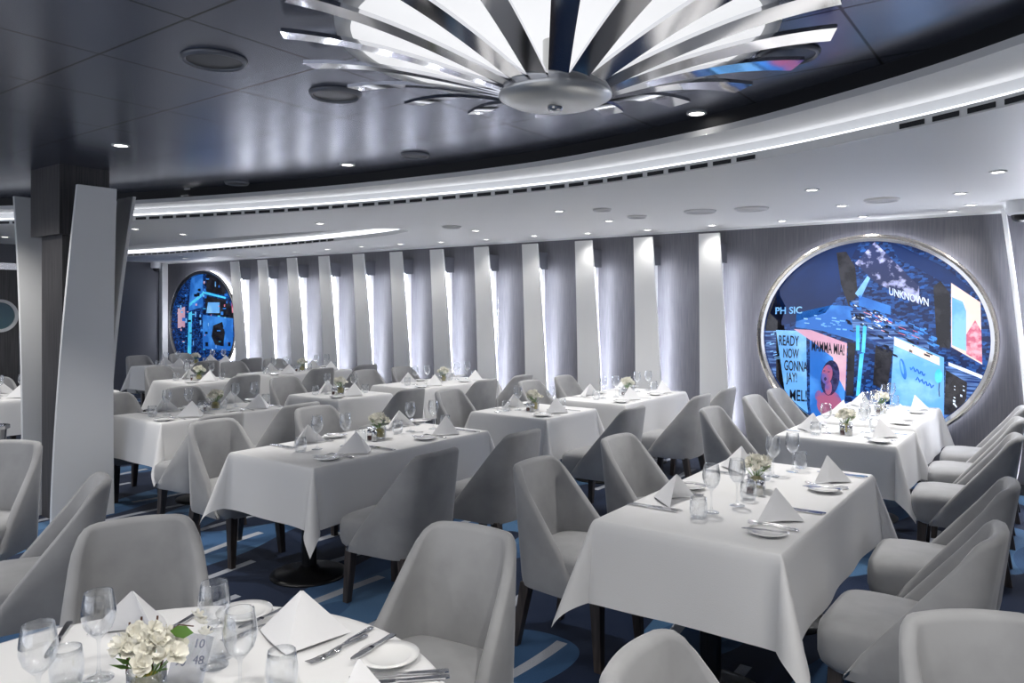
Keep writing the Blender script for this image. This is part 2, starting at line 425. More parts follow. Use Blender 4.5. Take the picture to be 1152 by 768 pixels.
col_fin(CX0+.1, 2.74, PI/2, .42, .21, .06, .42, 'white curved fin standing on the left face of the dark column')
col_fin(-6.33, CY1-.04, 0, .36, .25, .04, .26, 'white curved fin seen edge-on behind the dark column')

# right hand fin and framed panel
rf = empty('pier_fin', (-.17, 7.62, 0), PI/2)
tag(rf, 'white curved fin at the right edge, beside the large round window', 'column fin')
obj('board', fin_mesh(2.47, .34, .24, .05, .2, p=1.6), M['fin_white'], rf, bevel=.004)
bm = bmesh.new(); box(bm, -.17, -.13, -.03, .02, .1, 2.2); obj('light_strip', bm, M['led'], rf)
pn = empty('framed_panel', (.2, 7.55, 0))
tag(pn, 'white framed grey panel at the right edge behind the curved fin', 'panel')
boxobj('panel', (-.33, .9, 0, .1, 0, 2.05), M['wall_plain'], pn)
boxobj('frame', (-.35, .92, -.03, .1, 2.05, 2.13), M['white_paint'], pn, bevel=.01)

# ------------------------------------------------------------------ round backlit windows
def disc(bm, cx, cz, rx, rz, y, n=64, mi=0):
    f = bm.faces.new([bm.verts.new((cx+rx*math.cos(2*PI*i/n), y, cz+rz*math.sin(2*PI*i/n))) for i in range(n)]); f.material_index = mi
def ring(name, rx, rz, sec, m, parent, n=72):
    """sec: closed section of (radial offset, y)"""
    bm = bmesh.new(); R = []
    for i in range(n):
        a = 2*PI*i/n; R.append([bm.verts.new(((rx+s[0])*math.cos(a), s[1], (rz+s[0])*math.sin(a))) for s in sec])
    for i in range(n):
        A, B_ = R[i], R[(i+1) % n]
        for k in range(len(sec)): bm.faces.new((A[k], A[(k+1) % len(sec)], B_[(k+1) % len(sec)], B_[k]))
    return obj(name, bm, m, parent, smooth=False)
def text_mesh(name, s, size, m, parent, loc, shear=0, rotz=0, sx=1, bold=0):
    cu = D.curves.new(name, 'FONT'); cu.body = s; cu.size = size; cu.align_x = 'LEFT'; cu.extrude = .0006; cu.offset = bold; cu.resolution_u = 3
    t = D.objects.new(name, cu); COL.objects.link(t)
    bpy.context.view_layer.update()
    me = D.meshes.new_from_object(t.evaluated_get(bpy.context.evaluated_depsgraph_get()))
    D.objects.remove(t); me.materials.clear(); me.materials.append(m)
    o = D.objects.new(name, me); COL.objects.link(o); o.parent = parent
    # letters: local x along, local y up -> world x, z ; shear tilts the baseline
    for v in me.vertices:
        x, y, z = v.co; x *= sx
        v.co = (x, -z, y+shear*x)
    o.location = loc
    if rotz: o.rotation_euler = (0, rotz, 0)
    return o
def clip(poly, rx, rz):
    out = []
    for i in range(len(poly)):
        a = Vector(poly[i]); b = Vector(poly[(i+1) % len(poly)])
        for k in range(8): out.append(a.lerp(b, k/8))
    res = []
    for p in out:
        q = math.hypot(p.x/rx, p.y/rz)
        res.append((p.x/q, p.y/q) if q > 1 else (p.x, p.y))
    return res
def flat(name, poly, m, parent, y, rx, rz):
    pts = clip(poly, rx, rz); bm = bmesh.new()
    v = [bm.verts.new((p[0], y, p[1])) for p in pts]
    bm.faces.new(v); bmesh.ops.remove_doubles(bm, verts=bm.verts[:], dist=1e-5)
    r = bmesh.ops.extrude_face_region(bm, geom=bm.faces[:])
    for e in r['geom']:
        if isinstance(e, bmesh.types.BMVert): e.co.y += .0008
    return obj(name, bm, m, parent)
def round_window(cx, cz, rx, rz, label, glow):
    w = empty('round_window', (cx, WY, cz)); tag(w, label, 'window')
    ring('frame', rx, rz, [(-.0, -.10), (.02, -.115), (.035, -.11), (.04, -.075), (.03, -.06), (0, -.06)], M['nickel'], w)
    ring('inner_frame', rx, rz, [(-.03, -.09), (-.0, -.09), (-.0, -.05), (-.03, -.05)], M['chrome'], w)
    ring('halo_light', rx, rz, [(-.01, -.05), (glow, -.05), (glow, -.012), (-.01, -.012)], M['halo'], w)
    bm = bmesh.new(); disc(bm, 0, 0, rx, rz, -.055)
    obj('picture', bm, M['p_sky'], w)
    return w
RX, RZ = 1.03, .965
w1 = round_window(-1.515, 1.345, RX, RZ, 'large round backlit window with a blue city-at-night billboard scene', .008)
# panel pixel helper: photograph px -> picture coordinates on the wall plane
def wp(px, py):
    t = (px-576)/853; Z = (WY-.06)/(math.sin(YAW)*t+math.cos(YAW)); X = t*Z
    x = math.cos(YAW)*X-math.sin(YAW)*Z; z = 1.65-(py-345)*Z/853
    return (x+1.515, z-1.345)
def wf(name, pts, m, lay=1): return flat(name, [wp(*p) for p in pts], M[m], w1, -.0555-.0012*lay, RX-.035, RZ-.035)
wf('skyline', [(850, 352), (930, 352), (968, 268), (1060, 268), (1140, 330), (1140, 500), (850, 500)], 'p_city', 0)
wf('night_sky', [(866, 352), (885, 300), (945, 276), (946, 330), (928, 352), (880, 366)], 'p_sky', 1)
wf('building', [(858, 340), (872, 322), (884, 345), (876, 371), (874, 400), (880, 470), (866, 450)], 'p_dark', 1)
wf('building', [(941, 284), (952, 283), (962, 300), (965, 330), (955, 345), (946, 320)], 'p_dark', 2)
wf('roofs', [(896, 352), (935, 343), (972, 345), (968, 385), (925, 372), (895, 368)], 'p_blue', 1)
wf('traffic', [(955, 338), (985, 338), (1045, 385), (1045, 412), (1000, 392), (960, 372)], 'p_streak', 2)
wf('traffic', [(860, 372), (873, 372), (873, 424), (862, 420)], 'p_streak', 2)
wf('sky_panel', [(1000, 270), (1062, 300), (1100, 330), (1062, 318), (1010, 290)], 'p_sky', 2)
wf('figures_billboard', [(962, 296), (984, 272), (1034, 322), (1034, 342), (986, 318)], 'p_figures', 3)
wf('billboard_stripe', [(962, 330), (976, 310), (979, 313), (968, 336)], 'p_light', 4)
wf('street_sign', [(966, 332), (1002, 344), (1002, 354), (966, 344)], 'p_blue', 4)
wf('tower', [(1050, 322), (1058, 316), (1069, 330), (1069, 392), (1054, 390)], 'p_dark', 3)
wf('tall_billboard', [(1070, 318), (1103, 340), (1105, 410), (1070, 390)], 'p_cream', 3)
wf('billboard_picture', [(1071, 334), (1083, 339), (1087, 350), (1087, 395), (1071, 388)], 'p_light', 4)
wf('billboard_picture', [(1087, 376), (1097, 360), (1104, 372), (1105, 408), (1087, 398)], 'p_red', 4)
wf('left_poster', [(873, 371), (900, 372), (907, 375), (908, 466), (895, 470), (884, 448)], 'p_light', 3)
wf('portrait_poster', [(911, 372), (952, 386), (950, 458), (935, 470), (911, 470)], 'p_blue', 3)
wf('poster_corner', [(893, 370), (912, 371), (953, 386), (951, 440), (941, 420), (937, 402), (914, 384)], 'p_pink', 4)
# a generic portrait: hair, face, shoulders
def blob(name, cx, cy, rx, ry, m, lay, rot=0):
    pts = []
    for i in range(20):
        a = 2*PI*i/20; u = rx*math.cos(a); v = ry*math.sin(a)
        pts.append((cx+u*math.cos(rot)-v*math.sin(rot), cy+u*math.sin(rot)+v*math.cos(rot)))
    return wf(name, pts, m, lay)
blob('hair', 934, 425, 10.5, 20, 'p_hair', 5, .1)
blob('face', 930.5, 421, 6, 11, 'p_face', 6, .15)
blob('shoulder', 933, 454, 14, 15, 'p_face', 5, -.1)
blob('neck', 932, 436, 4, 8, 'p_face', 6, 0)
blob('mouth', 928.5, 426, 1.5, 2, 'p_hair', 7)
blob('eye', 927.5, 417, 1.3, .6, 'p_hair', 7)
blob('eye', 932.5, 418, 1.3, .6, 'p_hair', 7)
blob('hand', 921, 445, 4, 6, 'p_face', 7)
wf('lamp_post', [(967, 398), (972, 397), (967, 445), (963, 445)], 'p_cyan', 4)
wf('lit_sign', [(963, 366), (967, 366), (967, 394), (963, 394)], 'p_cyan', 5)
wf('lit_sign', [(971, 366), (975, 367), (973, 397), (969, 396)], 'p_cyan', 5)
wf('facade', [(954, 385), (962, 386), (960, 445), (952, 445)], 'p_dark', 4)
wf('facade', [(985, 388), (1004, 396), (998, 440), (982, 432)], 'p_dark', 4)
wf('pale_billboard', [(1006, 378), (1062, 402), (1062, 490), (1040, 480), (1000, 470)], 'p_light', 3)
wf('billboard_header', [(1006, 379), (1057, 402), (1057, 411), (1006, 388)], 'p_cream', 4)
blob('drawn_curl', 1016, 415, 3.2, 12, 'p_blue', 5, -.2)
blob('drawn_curl', 1015, 413, 1.2, 8, 'p_light', 6, -.2)
blob('drawn_balloon', 1056, 423, 4.5, 8, 'p_cyan', 5)
wf('shop_front', [(1064, 406), (1112, 424), (1108, 460), (1085, 490), (1060, 494)], 'p_streak', 3)
wf('shop_window', [(1064, 416), (1088, 430), (1086, 468), (1062, 466)], 'p_dark', 5)
wf('sign_band', [(1067, 407), (1110, 424), (1110, 428), (1067, 411)], 'p_white', 5)
def wt(s, px, py, hpx, m, sx=1.0, shear=0, lay=6):
    x, z = wp(px, py); Z = 7.3; size = hpx*Z/853/.7
    o = text_mesh('lettering', s, size, M[m], w1, (x, -.0555-.0012*lay, z), shear=shear, sx=sx, bold=.002)
wt('READY', 876, 388, 12, 'p_ink', .44, -.02)
wt('NOW', 881, 402, 11, 'p_ink', .44, 0)
wt('GONNA', 882, 416, 12, 'p_ink', .42, -.03)
wt('JAY!', 885, 429, 11, 'p_ink', .44, 0)
wt('MEL!', 888, 450, 13, 'p_ink', .55, 0)
wt('MAMMA MIA!', 913, 394, 12, 'p_ink', .36, -.12, 8)
wt('PH SIC', 872, 353, 8, 'p_light', .95, .03)
wt('UNKNOWN', 1000, 331, 8, 'p_white', .62, -.34, 8)
rnd = random.Random(5)
def strokes(name, pts, m, lay=6, r=.006):
    bm = bmesh.new(); tube(bm, [(*[wp(*p)[0]], -.0555-.0012*lay, wp(*p)[1]) for p in pts], r, 5); return obj(name, bm, M[m], w1)
strokes('script_line', [(1024+k*1.1, 413+k*.55+2.2*math.sin(k*1.5)) for k in range(16)], 'p_blue')
strokes('script_line', [(1030+k*1.2, 425+k*.6+2.4*math.sin(k*1.7+1)) for k in range(18)], 'p_blue')
strokes('drawn_string', [(1057, 430), (1056, 438), (1057, 446)], 'p_ink', 6, .004)
def scatter(name, region, n, m, lay, w=(2, 7), h=(1, 3), slope=.38, wp=wp, par=None, rx=RX, rz=RZ):
    bm = bmesh.new(); y = -.0555-.0012*lay; (x0, y0, x1, y1), k = region, 0
    while k < n:
        px = rnd.uniform(x0, x1); py = y0+(px-x0)*slope+rnd.uniform(0, y1-y0); ww = rnd.uniform(*w); hh = rnd.uniform(*h)
        q = [wp(px, py), wp(px+ww, py+ww*slope), wp(px+ww, py+ww*slope+hh), wp(px, py+hh)]; k += 1
        if any(math.hypot(a/(rx-.04), b/(rz-.04)) > 1 for a, b in q): continue
        bm.faces.new([bm.verts.new((a, y-.0003*(k % 5), b)) for a, b in q])
    return obj(name, bm, M[m], par or w1)
scatter('street_lights', (955, 336, 1050, 352), 70, 'p_blue', 4)
scatter('street_lights', (958, 340, 1000, 362), 30, 'p_white', 5, (1, 5), (.6, 1.6))
scatter('street_lights', (968, 346, 1040, 366), 10, 'p_red', 5, (4, 9), (.5, 1))
scatter('dark_details', (950, 335, 1050, 378), 50, 'p_ink', 4, (2, 8), (1, 3))
scatter('window_lights', (900, 352, 950, 366), 18, 'p_light', 3, (2, 6), (.8, 2), .1)
scatter('window_lights', (1070, 428, 1104, 470), 26, 'p_white', 6, (1, 3), (.6, 2.5), .4)
scatter('facade_details', (862, 374, 872, 420), 14, 'p_light', 4, (3, 8), (.6, 1.6), -.2)

w2 = round_window(-12.78, 1.33, 1.05, .955, 'small far round backlit window with a blue neon city scene', .03)
RX2, RZ2 = 1.02, .92
def wp2(px, py):
    t = (px-576)/853; Z = (WY-.06)/(math.sin(YAW)*t+math.cos(YAW)); X = t*Z
    x = math.cos(YAW)*X-math.sin(YAW)*Z; z = 1.65-(py-345)*Z/853
    return (x+12.78, z-1.33)
def wg(name, pts, m, lay=1): return flat(name, [wp2(*p) for p in pts], M[m], w2, -.0555-.0015*lay, RX2, RZ2)
wg('skyline', [(195, 300), (275, 300), (275, 415), (195, 415)], 'p_city', 0)
wg('building', [(215, 305), (228, 305), (228, 345), (212, 350)], 'p_blue', 1)
wg('building', [(232, 308), (252, 310), (254, 332), (232, 328)], 'p_dark', 1)
wg('neon_band', [(213, 341), (228, 329), (229, 332), (213, 345)], 'p_cyan', 3)
wg('neon_band', [(228, 327), (254, 334), (254, 336), (228, 330)], 'p_cyan', 3)
wg('building', [(230, 332), (256, 338), (270, 360), (232, 352)], 'p_dark', 2)
wg('pink_sign', [(200, 347), (208, 345), (208, 368), (200, 369)], 'p_pink', 3)
wg('facade', [(228, 354), (262, 358), (262, 395), (228, 392)], 'p_blue', 2)
wg('doorway', [(240, 366), (250, 362), (253, 374), (251, 389), (242, 388), (238, 378)], 'p_dark', 4)
wg('billboard', [(234, 340), (247, 340), (247, 352), (232, 352)], 'p_light', 3)
wg('neon_column', [(212, 352), (216, 350), (215, 398), (211, 398)], 'p_cyan', 3)
wg('neon_sign', [(260, 330), (264, 328), (266, 350), (261, 352)], 'p_red', 3)
wg('neon_sign', [(264, 372), (272, 370), (272, 386), (264, 387)], 'p_pink', 3)

for m_, n_, w_, h_ in (('p_light', 26, (.6, 2), (1.5, 6)), ('p_blue', 40, (1, 4), (1, 4)), ('p_cyan', 14, (1, 3), (.6, 1.6)), ('p_red', 10, (.6, 1.6), (1, 3)), ('p_ink', 40, (1, 4), (1, 5)), ('p_pink', 6, (1, 2.5), (1, 3))):
    scatter('lit_details', (197, 302, 272, 410), n_, m_, 5, w_, h_, 0, wp2, w2, RX2, RZ2)

# ------------------------------------------------------------------ chandelier
HX, HY = -1.64, 2.55
ch = empty('chandelier', (HX, HY, RAFT)); tag(ch, 'chandelier of radiating curved chrome blades under a luminous white ceiling disc', 'chandelier')
bm = bmesh.new(); lathe(bm, [(0, -.02), (.80, -.02), (.80, -.001), (0, -.001)], 72); obj('light_disc', bm, M['dome'], ch)
bm = bmesh.new(); lathe(bm, [(.80, -.001), (.80, -.03), (.855, -.026), (.86, -.001)], 72, close=True); obj('disc_rim', bm, M['white_paint'], ch, smooth=True)
bm = bmesh.new(); lathe(bm, [(0, -.285), (.10, -.283), (.18, -.268), (.225, -.245), (.225, -.232), (.12, -.2), (.05, -.16), (.05, -.02), (0, -.02)], 40); obj('hub', bm, M['hub_metal'], ch, smooth=True)
bm = bmesh.new(); lathe(bm, [(0, -.30), (.028, -.297), (.032, -.28)], 16); obj('hub_finial', bm, M['steel'], ch, smooth=True)
def blade():
    bm = bmesh.new(); n = 16; rows = []
    for i in range(n+1):
        t = i/n; r = .12+.93*t; z = -.255+.195*math.sin(t*PI/2*.95); w = .036+.018*t; tw = .10
        rows.append((r, z, w, tw))
    T = [[(r, -w, z+w*tw), (r, w, z-w*tw)] for r, z, w, tw in rows]
    B_ = [[(r, -w, z+w*tw+.016), (r, w, z-w*tw+.016)] for r, z, w, tw in rows]
    R1 = sheet(bm, T); R2 = sheet(bm, B_)
    for i in range(n):
        for k in (0, 1): bm.faces.new((R1[i][k], R1[i+1][k], R2[i+1][k], R2[i][k]))
    bm.faces.new((R1[0][0], R1[0][1], R2[0][1], R2[0][0])); bm.faces.new((R1[n][0], R1[n][1], R2[n][1], R2[n][0]))
    return bm
b0 = obj('blade', blade(), M['chrome'], ch)
for p in b0.data.polygons: p.use_smooth = True
es_ = b0.modifiers.new('split', 'EDGE_SPLIT'); es_.split_angle = math.radians(40)
NB = 18
for k in range(NB):
    b = b0 if k == 0 else b0.copy()
    if k: COL.objects.link(b); b.parent = ch
    b.rotation_euler = (0, 0, 2*PI*k/NB+.1)

# ------------------------------------------------------------------ ceiling fittings
def spot(x, y, z, parent, power, size=125):
    l = D.lights.new('downlight_bulb', 'SPOT'); l.energy = power; l.spot_size = math.radians(size); l.spot_blend = .7
    l.shadow_soft_size = .05; l.color = (1, .97, .93)
    o = D.objects.new('bulb', l); COL.objects.link(o); o.location = (0, 0, -.03); o.parent = parent
def downlight(x, y, z, label, r=.045, trim='white_paint', power=None, size=125, group='small downlights in the ceiling'):
    e = empty('ceiling_downlight', (x, y, z)); tag(e, label, 'downlight', group)
    bm = bmesh.new(); lathe(bm, [(r, -.0005), (r*1.35, -.0005), (r*1.35, -.006), (r, -.008)], 20, close=True); obj('trim_ring', bm, M[trim], e, smooth=True)
    bm = bmesh.new(); lathe(bm, [(0, -.002), (r, -.002)], 20); obj('lens', bm, M['lamp'], e)
    spot(x, y, z, e, P_SPOT if power is None else power, size)
    return e
low = [(-6.11, 5.09, 'white soffit left of centre'), (-3.61, 5.68, 'white soffit at the middle of the back wall'), (-3.62, 6.61, 'soffit behind the middle row, second from the wall'),
       (-4.43, 7.58, 'by the back wall above the third fin'), (-5.11, 7.49, 'by the back wall above the fourth fin'), (-3.7, 7.62, 'by the back wall above the second fin'),
       (-2.95, 7.6, 'by the back wall above the first fin'), (-2.24, 7.61, 'by the back wall left of the large round window'), (-1.47, 5.72, 'warm one over the right-hand row, farthest from the wall'),
       (-1.5, 6.77, 'over the right-hand row, midway to the large round window'), (-1.52, 7.69, 'just above the top of the large round window'), (-.62, 6.55, 'right side, second ahead of the pier fin'),
       (-.79, 7.73, 'right side, closest to the back wall'), (-.62, 7.35, 'right side, just left of the pier fin top'), (-.33, 5.65, 'larger warm one near the right edge'),
       (-7.98, 7.38, 'by the back wall above the seventh fin'), (-7.22, 7.38, 'by the back wall above the sixth fin'), (-6.59, 7.49, 'by the back wall above the fifth fin from the window'),
       (-5.28, 6.58, 'just right of the tip of the oval recess'), (-5.87, 7.53, 'by the back wall right of the oval recess tip'),
       (-8.3, 4.9, 'between the cove strip and oval recess, warm'), (-8.16, 4.26, 'beside the cove strip right of the column head'), (-12.35, 7.32, 'above the small far round window'),
       (-11.77, 7.45, 'above the right edge of the small round window'), (-11.0, 7.46, 'by the back wall above the eleventh fin'), (-10.29, 7.46, 'by the back wall above the tenth fin'),
       (-9.58, 7.49, 'by the back wall above the ninth fin'), (-8.76, 7.43, 'by the back wall above the eighth fin'), (-10.36, 3.82, 'far left, left of the column fins')]
for x, y, l in low: downlight(x, y, LOW, 'small white downlight, '+l, .038, power=P_SPOT*(.26 if y > 7.2 else 1.0))
dark = [(-5.09, 2.56, 'right of the column head, nearest the camera'), (-6.5, 3.91, 'beyond the column head near the cove'), (-4.39, 3.92, 'beside the round speaker near the cove'), (-1.65, 4.02, 'below the chandelier at right')]
for x, y, l in dark: downlight(x, y, RAFT, 'small downlight in the dark ceiling, '+l, .042, power=P_SPOT*2.2, size=75)
# unseen lamps added to brighten the front tables and the column's left fin
for x, y in [(-3.6, .9), (-1.0, .5), (-4.8, .1), (-.2, 1.3), (-2.2, .9), (.7, 1.9), (-8.2, 2.6), (-6.3, 1.95), (-7.4, 1.7), (.9, .2)]:
    downlight(x, y, RAFT, 'unseen downlight added beyond the frame to brighten the front tables and column fin', .042, power=P_SPOT*(.6 if abs(x+2.2) < .1 else 1.3))
def speaker(x, y, z, r, m, label, group):
    e = empty('ceiling_speaker', (x, y, z)); tag(e, label, 'ceiling speaker', group)
    bm = bmesh.new(); lathe(bm, [(r*.86, -.001), (r*.86, -.012), (r*.92, -.02), (r, -.008), (r*1.02, -.001)], 36, close=True); obj('rim', bm, M[m+'_rim'], e, smooth=True)
    bm = bmesh.new(); lathe(bm, [(0, -.012), (r*.86, -.01)], 36); obj('grille', bm, M[m], e, smooth=True)
M['speaker_dark'] = mat('speaker_dark', (.05, .055, .07), .35, .5)
M['speaker_dark_rim'] = mat('speaker_dark_rim', (.22, .23, .26), .35, .5); M['speaker_white_rim'] = mat('speaker_white_rim', (.66, .66, .66), .5)
M['speaker_white'] = mat('speaker_white', (.5, .5, .5), .5)
for x, y, r, l in [(-2.99, 1.91, .135, 'largest, left of the chandelier'), (-2.98, 2.58, .13, 'under the left tips of the chandelier blades'), (-3.72, 3.95, .10, 'near the cove edge at centre-left'),
                   (-5.8, 3.92, .10, 'near the cove edge right of the column'), (-.95, 3.31, .13, 'under the right tips of the chandelier blades')]:
    speaker(x, y, RAFT, r, 'speaker_dark', 'round dark ceiling speaker, '+l, 'round speakers in the dark ceiling')
for x, y, r, l in [(-2.17, 6.5, .14, 'right one of the middle trio'), (-2.6, 6.41, .14, 'larger one left of the round window'), (-3.24, 5.79, .08, 'small one nearest the cove'), (-3.23, 6.44, .09, 'small one nearer the back wall'),
                   (-1.16, 6.57, .13, 'over the large round window'), (-5.22, 6.1, .10, 'right of the oval recess')]:
    speaker(x, y, LOW, r, 'speaker_white', 'flat round white ceiling speaker, '+l, 'round white speakers in the white ceiling')
def dome_cam(x, y, z, label):
    e = empty('dome_camera', (x, y, z)); tag(e, label, 'security camera')
    bm = bmesh.new(); lathe(bm, [(0, 0), (.09, 0), (.09, -.1), (.075, -.115), (0, -.115)], 24); obj('housing', bm, M['white_paint'], e, smooth=False)
    bm = bmesh.new(); lathe(bm, [(.06, -.115), (.056, -.145), (.035, -.168), (0, -.175)], 20); obj('dome', bm, M['black_metal'], e, smooth=True)
dome_cam(-.28, 7.3, LOW, 'white dome camera on the ceiling beside the right-edge fin')
dome_cam(-14.02, 7.72, LOW, 'white dome camera in the far left corner of the ceiling')
sp = empty('fire_sprinkler', (-6.2, 1.35, RAFT)); tag(sp, 'small brass-coloured fire sprinkler head in the dark ceiling at far left', 'sprinkler')
bm = bmesh.new(); lathe(bm, [(0, 0), (.03, 0), (.03, -.006), (.012, -.01), (.01, -.035), (.026, -.04), (.026, -.044), (0, -.044)], 14); obj('head', bm, M['nickel'], sp, smooth=False)

# ------------------------------------------------------------------ chair
def chair_shell():
    path = []
    rb = .11; hw = .25; xb = -.25; xf = .15; n1 = 10
    for i in range(n1+1): path.append((xf+(xb+rb-xf)*i/n1, -hw))
    for i in range(1, 6):
        a = PI/2*i/6; path.append((xb+rb-rb*math.sin(a), -hw+rb-rb*math.cos(a)))
    for i in range(0, 9):
        yy = -hw+rb+(2*(hw-rb))*i/8; path.append((xb-.012*(1-(yy/(hw-rb))**2), yy))
    full = path+[(x, -y) for x, y in path[:n1+6][::-1]]
    def top(x):
        l = .325+(xf-x)/(xf+.205)*(.868-.325); k = .022
        return -k*math.log(math.exp(-l/k)+math.exp(-.868/k))
    bm = bmesh.new(); cols = []
    N = len(full)
    for i, (x, y) in enumerate(full):
        a = Vector(full[max(i-1, 0)]); b = Vector(full[min(i+1, N-1)]); t = (b-a).normalized(); n = Vector((t.y, -t.x))
        if n.dot(Vector((x+.02, y))) < 0: n = -n
        zt = top(x)+.006*(1-(y/hw)**2)
        th = .046*min(1, .35+.65*(zt-.32)/.2)
        prof = []
        for (o, z) in ((-.004, .31), (.003, .345), (.005, (.345+zt)/2), (.003, zt-.022), (-.005, zt-.006), (-th*.5, zt), (-th+.008, zt-.006), (-th, zt-.022), (-th, (.38+zt)/2), (-th, .38)):
            z = min(max(z, .31), zt); k = max(0, z-.42)/.43
            px = x+n.x*o; py = y+n.y*o
            px -= .07*k; py *= (1.03-.11*k)*(1-.13*max(0, (.10-x)/.35))
            prof.append((px, py, z))
        cols.append(prof)
    sheet(bm, cols)
    bm.verts.ensure_lookup_table(); m_ = len(cols[0])
    for s in (0, N-1): bm.faces.new([bm.verts[s*m_+k] for k in range(m_)])
    return bm
def superseat():
    bm = bmesh.new(); rows = []
    prof = [(.90, .31), (.97, .335), (1.0, .37), (1.0, .43), (.985, .462), (.93, .482), (.82, .493), (.65, .499), (.45, .503), (.25, .505), (.0, .507)]
    n = 36
    for s, z in prof:
        row = []
        for i in range(n):
            a = 2*PI*i/n; ca, sa = math.cos(a), math.sin(a); e = .30+.7*min(1, (1-s)*1.6)
            x = math.copysign(abs(ca)**e, ca)*.25; y = math.copysign(abs(sa)**e, sa)*.246
            row.append((.015+x*s, y*s*(1-.12*max(0, (.10-x)/.35)), z))
        rows.append(row+[row[0]])
    for r in rows: pass
    R = [[bm.verts.new(p) for p in r[:-1]] for r in rows[:-1]]
    c = bm.verts.new((.015, 0, .507))
    for A, B_ in zip(R, R[1:]):
        for i in range(n): bm.faces.new((A[i], A[(i+1) % n], B_[(i+1) % n], B_[i]))
    for i in range(n): bm.faces.new((R[-1][i], R[-1][(i+1) % n], c))
    bm.faces.new(R[0]); return bm
chair = empty('dining_chair', (0, 0, 0))
obj('backrest', chair_shell(), M['velvet'], chair, smooth=True)
obj('seat', superseat(), M['velvet'], chair, smooth=True)
for sx in (1, -1):
    for sy in (1, -1):
        bm = bmesh.new(); a = Vector((.19 if sx > 0 else -.2, .18*sy, .32)); b = a+Vector((.02 if sx > 0 else -.06, .015*sy, -.32))
        R = []
        for p, r in ((a, .027), (b, .018)):
            R.append([bm.verts.new(p+Vector((u*r, v*r, 0))) for u, v in ((-1, -1), (1, -1), (1, 1), (-1, 1))])
        for k in range(4): bm.faces.new((R[0][k], R[0][(k+1) % 4], R[1][(k+1) % 4], R[1][k]))
        bm.faces.new(R[0]); bm.faces.new(R[1]); obj('leg', bm, M['dark_wood'], chair, bevel=.003)
chair_used = []
def place_chair(cx, cy, fx, fy, label, group='grey velvet dining chairs'):
    o = chair if not chair_used else copy_tree(chair)
    chair_used.append(1); o.location = (cx, cy, 0); o.rotation_euler = (0, 0, math.atan2(fy, fx)); tag(o, label, 'chair', group)

# ------------------------------------------------------------------ tables and cloths
def drape(hx, hy, d, seed=0, z=.752):
    """rectangular cloth: hx, hy half sizes of the top, d overhang"""
    rnd = random.Random(seed); ph = [rnd.uniform(0, 6) for _ in range(6)]
    bm = bmesh.new()
    def P(u, v):
        ox = max(0, abs(u)-hx); oy = max(0, abs(v)-hy); sx = math.copysign(1, u); sy = math.copysign(1, v)
        cxp = min(abs(u), hx)*sx; cyp = min(abs(v), hy)*sy
        r = math.hypot(ox, oy)
        if r < 1e-6: return (cxp, cyp, z)
        th = math.atan2(oy, ox)
        s2 = math.sin(2*th)
        f = .07+.30*s2**1.3
        if ox > 0 and oy > 0:
            f += .0
        else:
            c = cyp if ox > 0 else cxp; hh = hy if ox > 0 else hx
            f += .035*math.sin(c*9+ph[0 if ox > 0 else 1])*math.cos(c*4+ph[2]) + .05*(abs(c)/hh)**6
        if ox > 0 and oy > 0: f += .05*(1-s2)
        rr = r
        edge = .012
        bend = min(1, r/.03)
        m = f*rr
        zz = z-math.sqrt(max(0, rr*rr-m*m))*(.25+.75*bend if bend < 1 else 1)
        m += edge*bend
        return (cxp+sx*math.cos(th)*m, cyp+sy*math.sin(th)*m, zz)
    def samples(h):
        pos = [h, h+.004, h+.012, h+.024, h+.045]+[h+.045+(d-.045)*k/7 for k in range(1, 8)]
        n = max(8, int(h*2/.06)); mid = [-h+2*h*k/n for k in range(1, n)]
        return [-p for p in pos[::-1]]+mid+pos
    us, vsmp = samples(hx), samples(hy)
    sheet(bm, [[P(u, v) for u in us] for v in vsmp])
    return bm
TABLES = {}
def rect_table(key, x0, x1, y0, y1, name, d=.34):
    cx, cy = (x0+x1)/2, (y0+y1)/2; hx, hy = (x1-x0)/2, (y1-y0)/2
    t = empty('dining_table', (cx, cy, 0)); tag(t, f'dining table with black pedestal under a white cloth, {name}', 'table', 'pedestal tables under white cloths')
    boxobj('tabletop', (-hx+.008, hx-.008, -hy+.008, hy-.008, .718, .748), M['dark_wood'], t)
    n = 2 if hy > .6 else 1
    for yy in ([-.5, .5] if hy > .6 else [0]):
        bm = bmesh.new(); lathe(bm, [(0, .718), (.045, .718), (.045, .03), (0, .03)], 20, 0, yy); obj('pedestal', bm, M['black_metal'], t, smooth=False)
        bm = bmesh.new(); lathe(bm, [(0, .06), (.05, .058), (.07, .035), (.2, .02), (.235, .008), (.235, 0), (0, 0)], 32, 0, yy); obj('base_plate', bm, M['black_metal'], t, smooth=True)
    c = obj('tablecloth', drape(hx, hy, d, hash(key) % 97 if False else sum(map(ord, key))), M['linen'], loc=(cx, cy, 0), smooth=True)
    tag(c, f'white tablecloth hanging over the {name}', 'tablecloth', 'white rectangular tablecloths')
    TABLES[key] = (cx, cy, hx, hy, name)
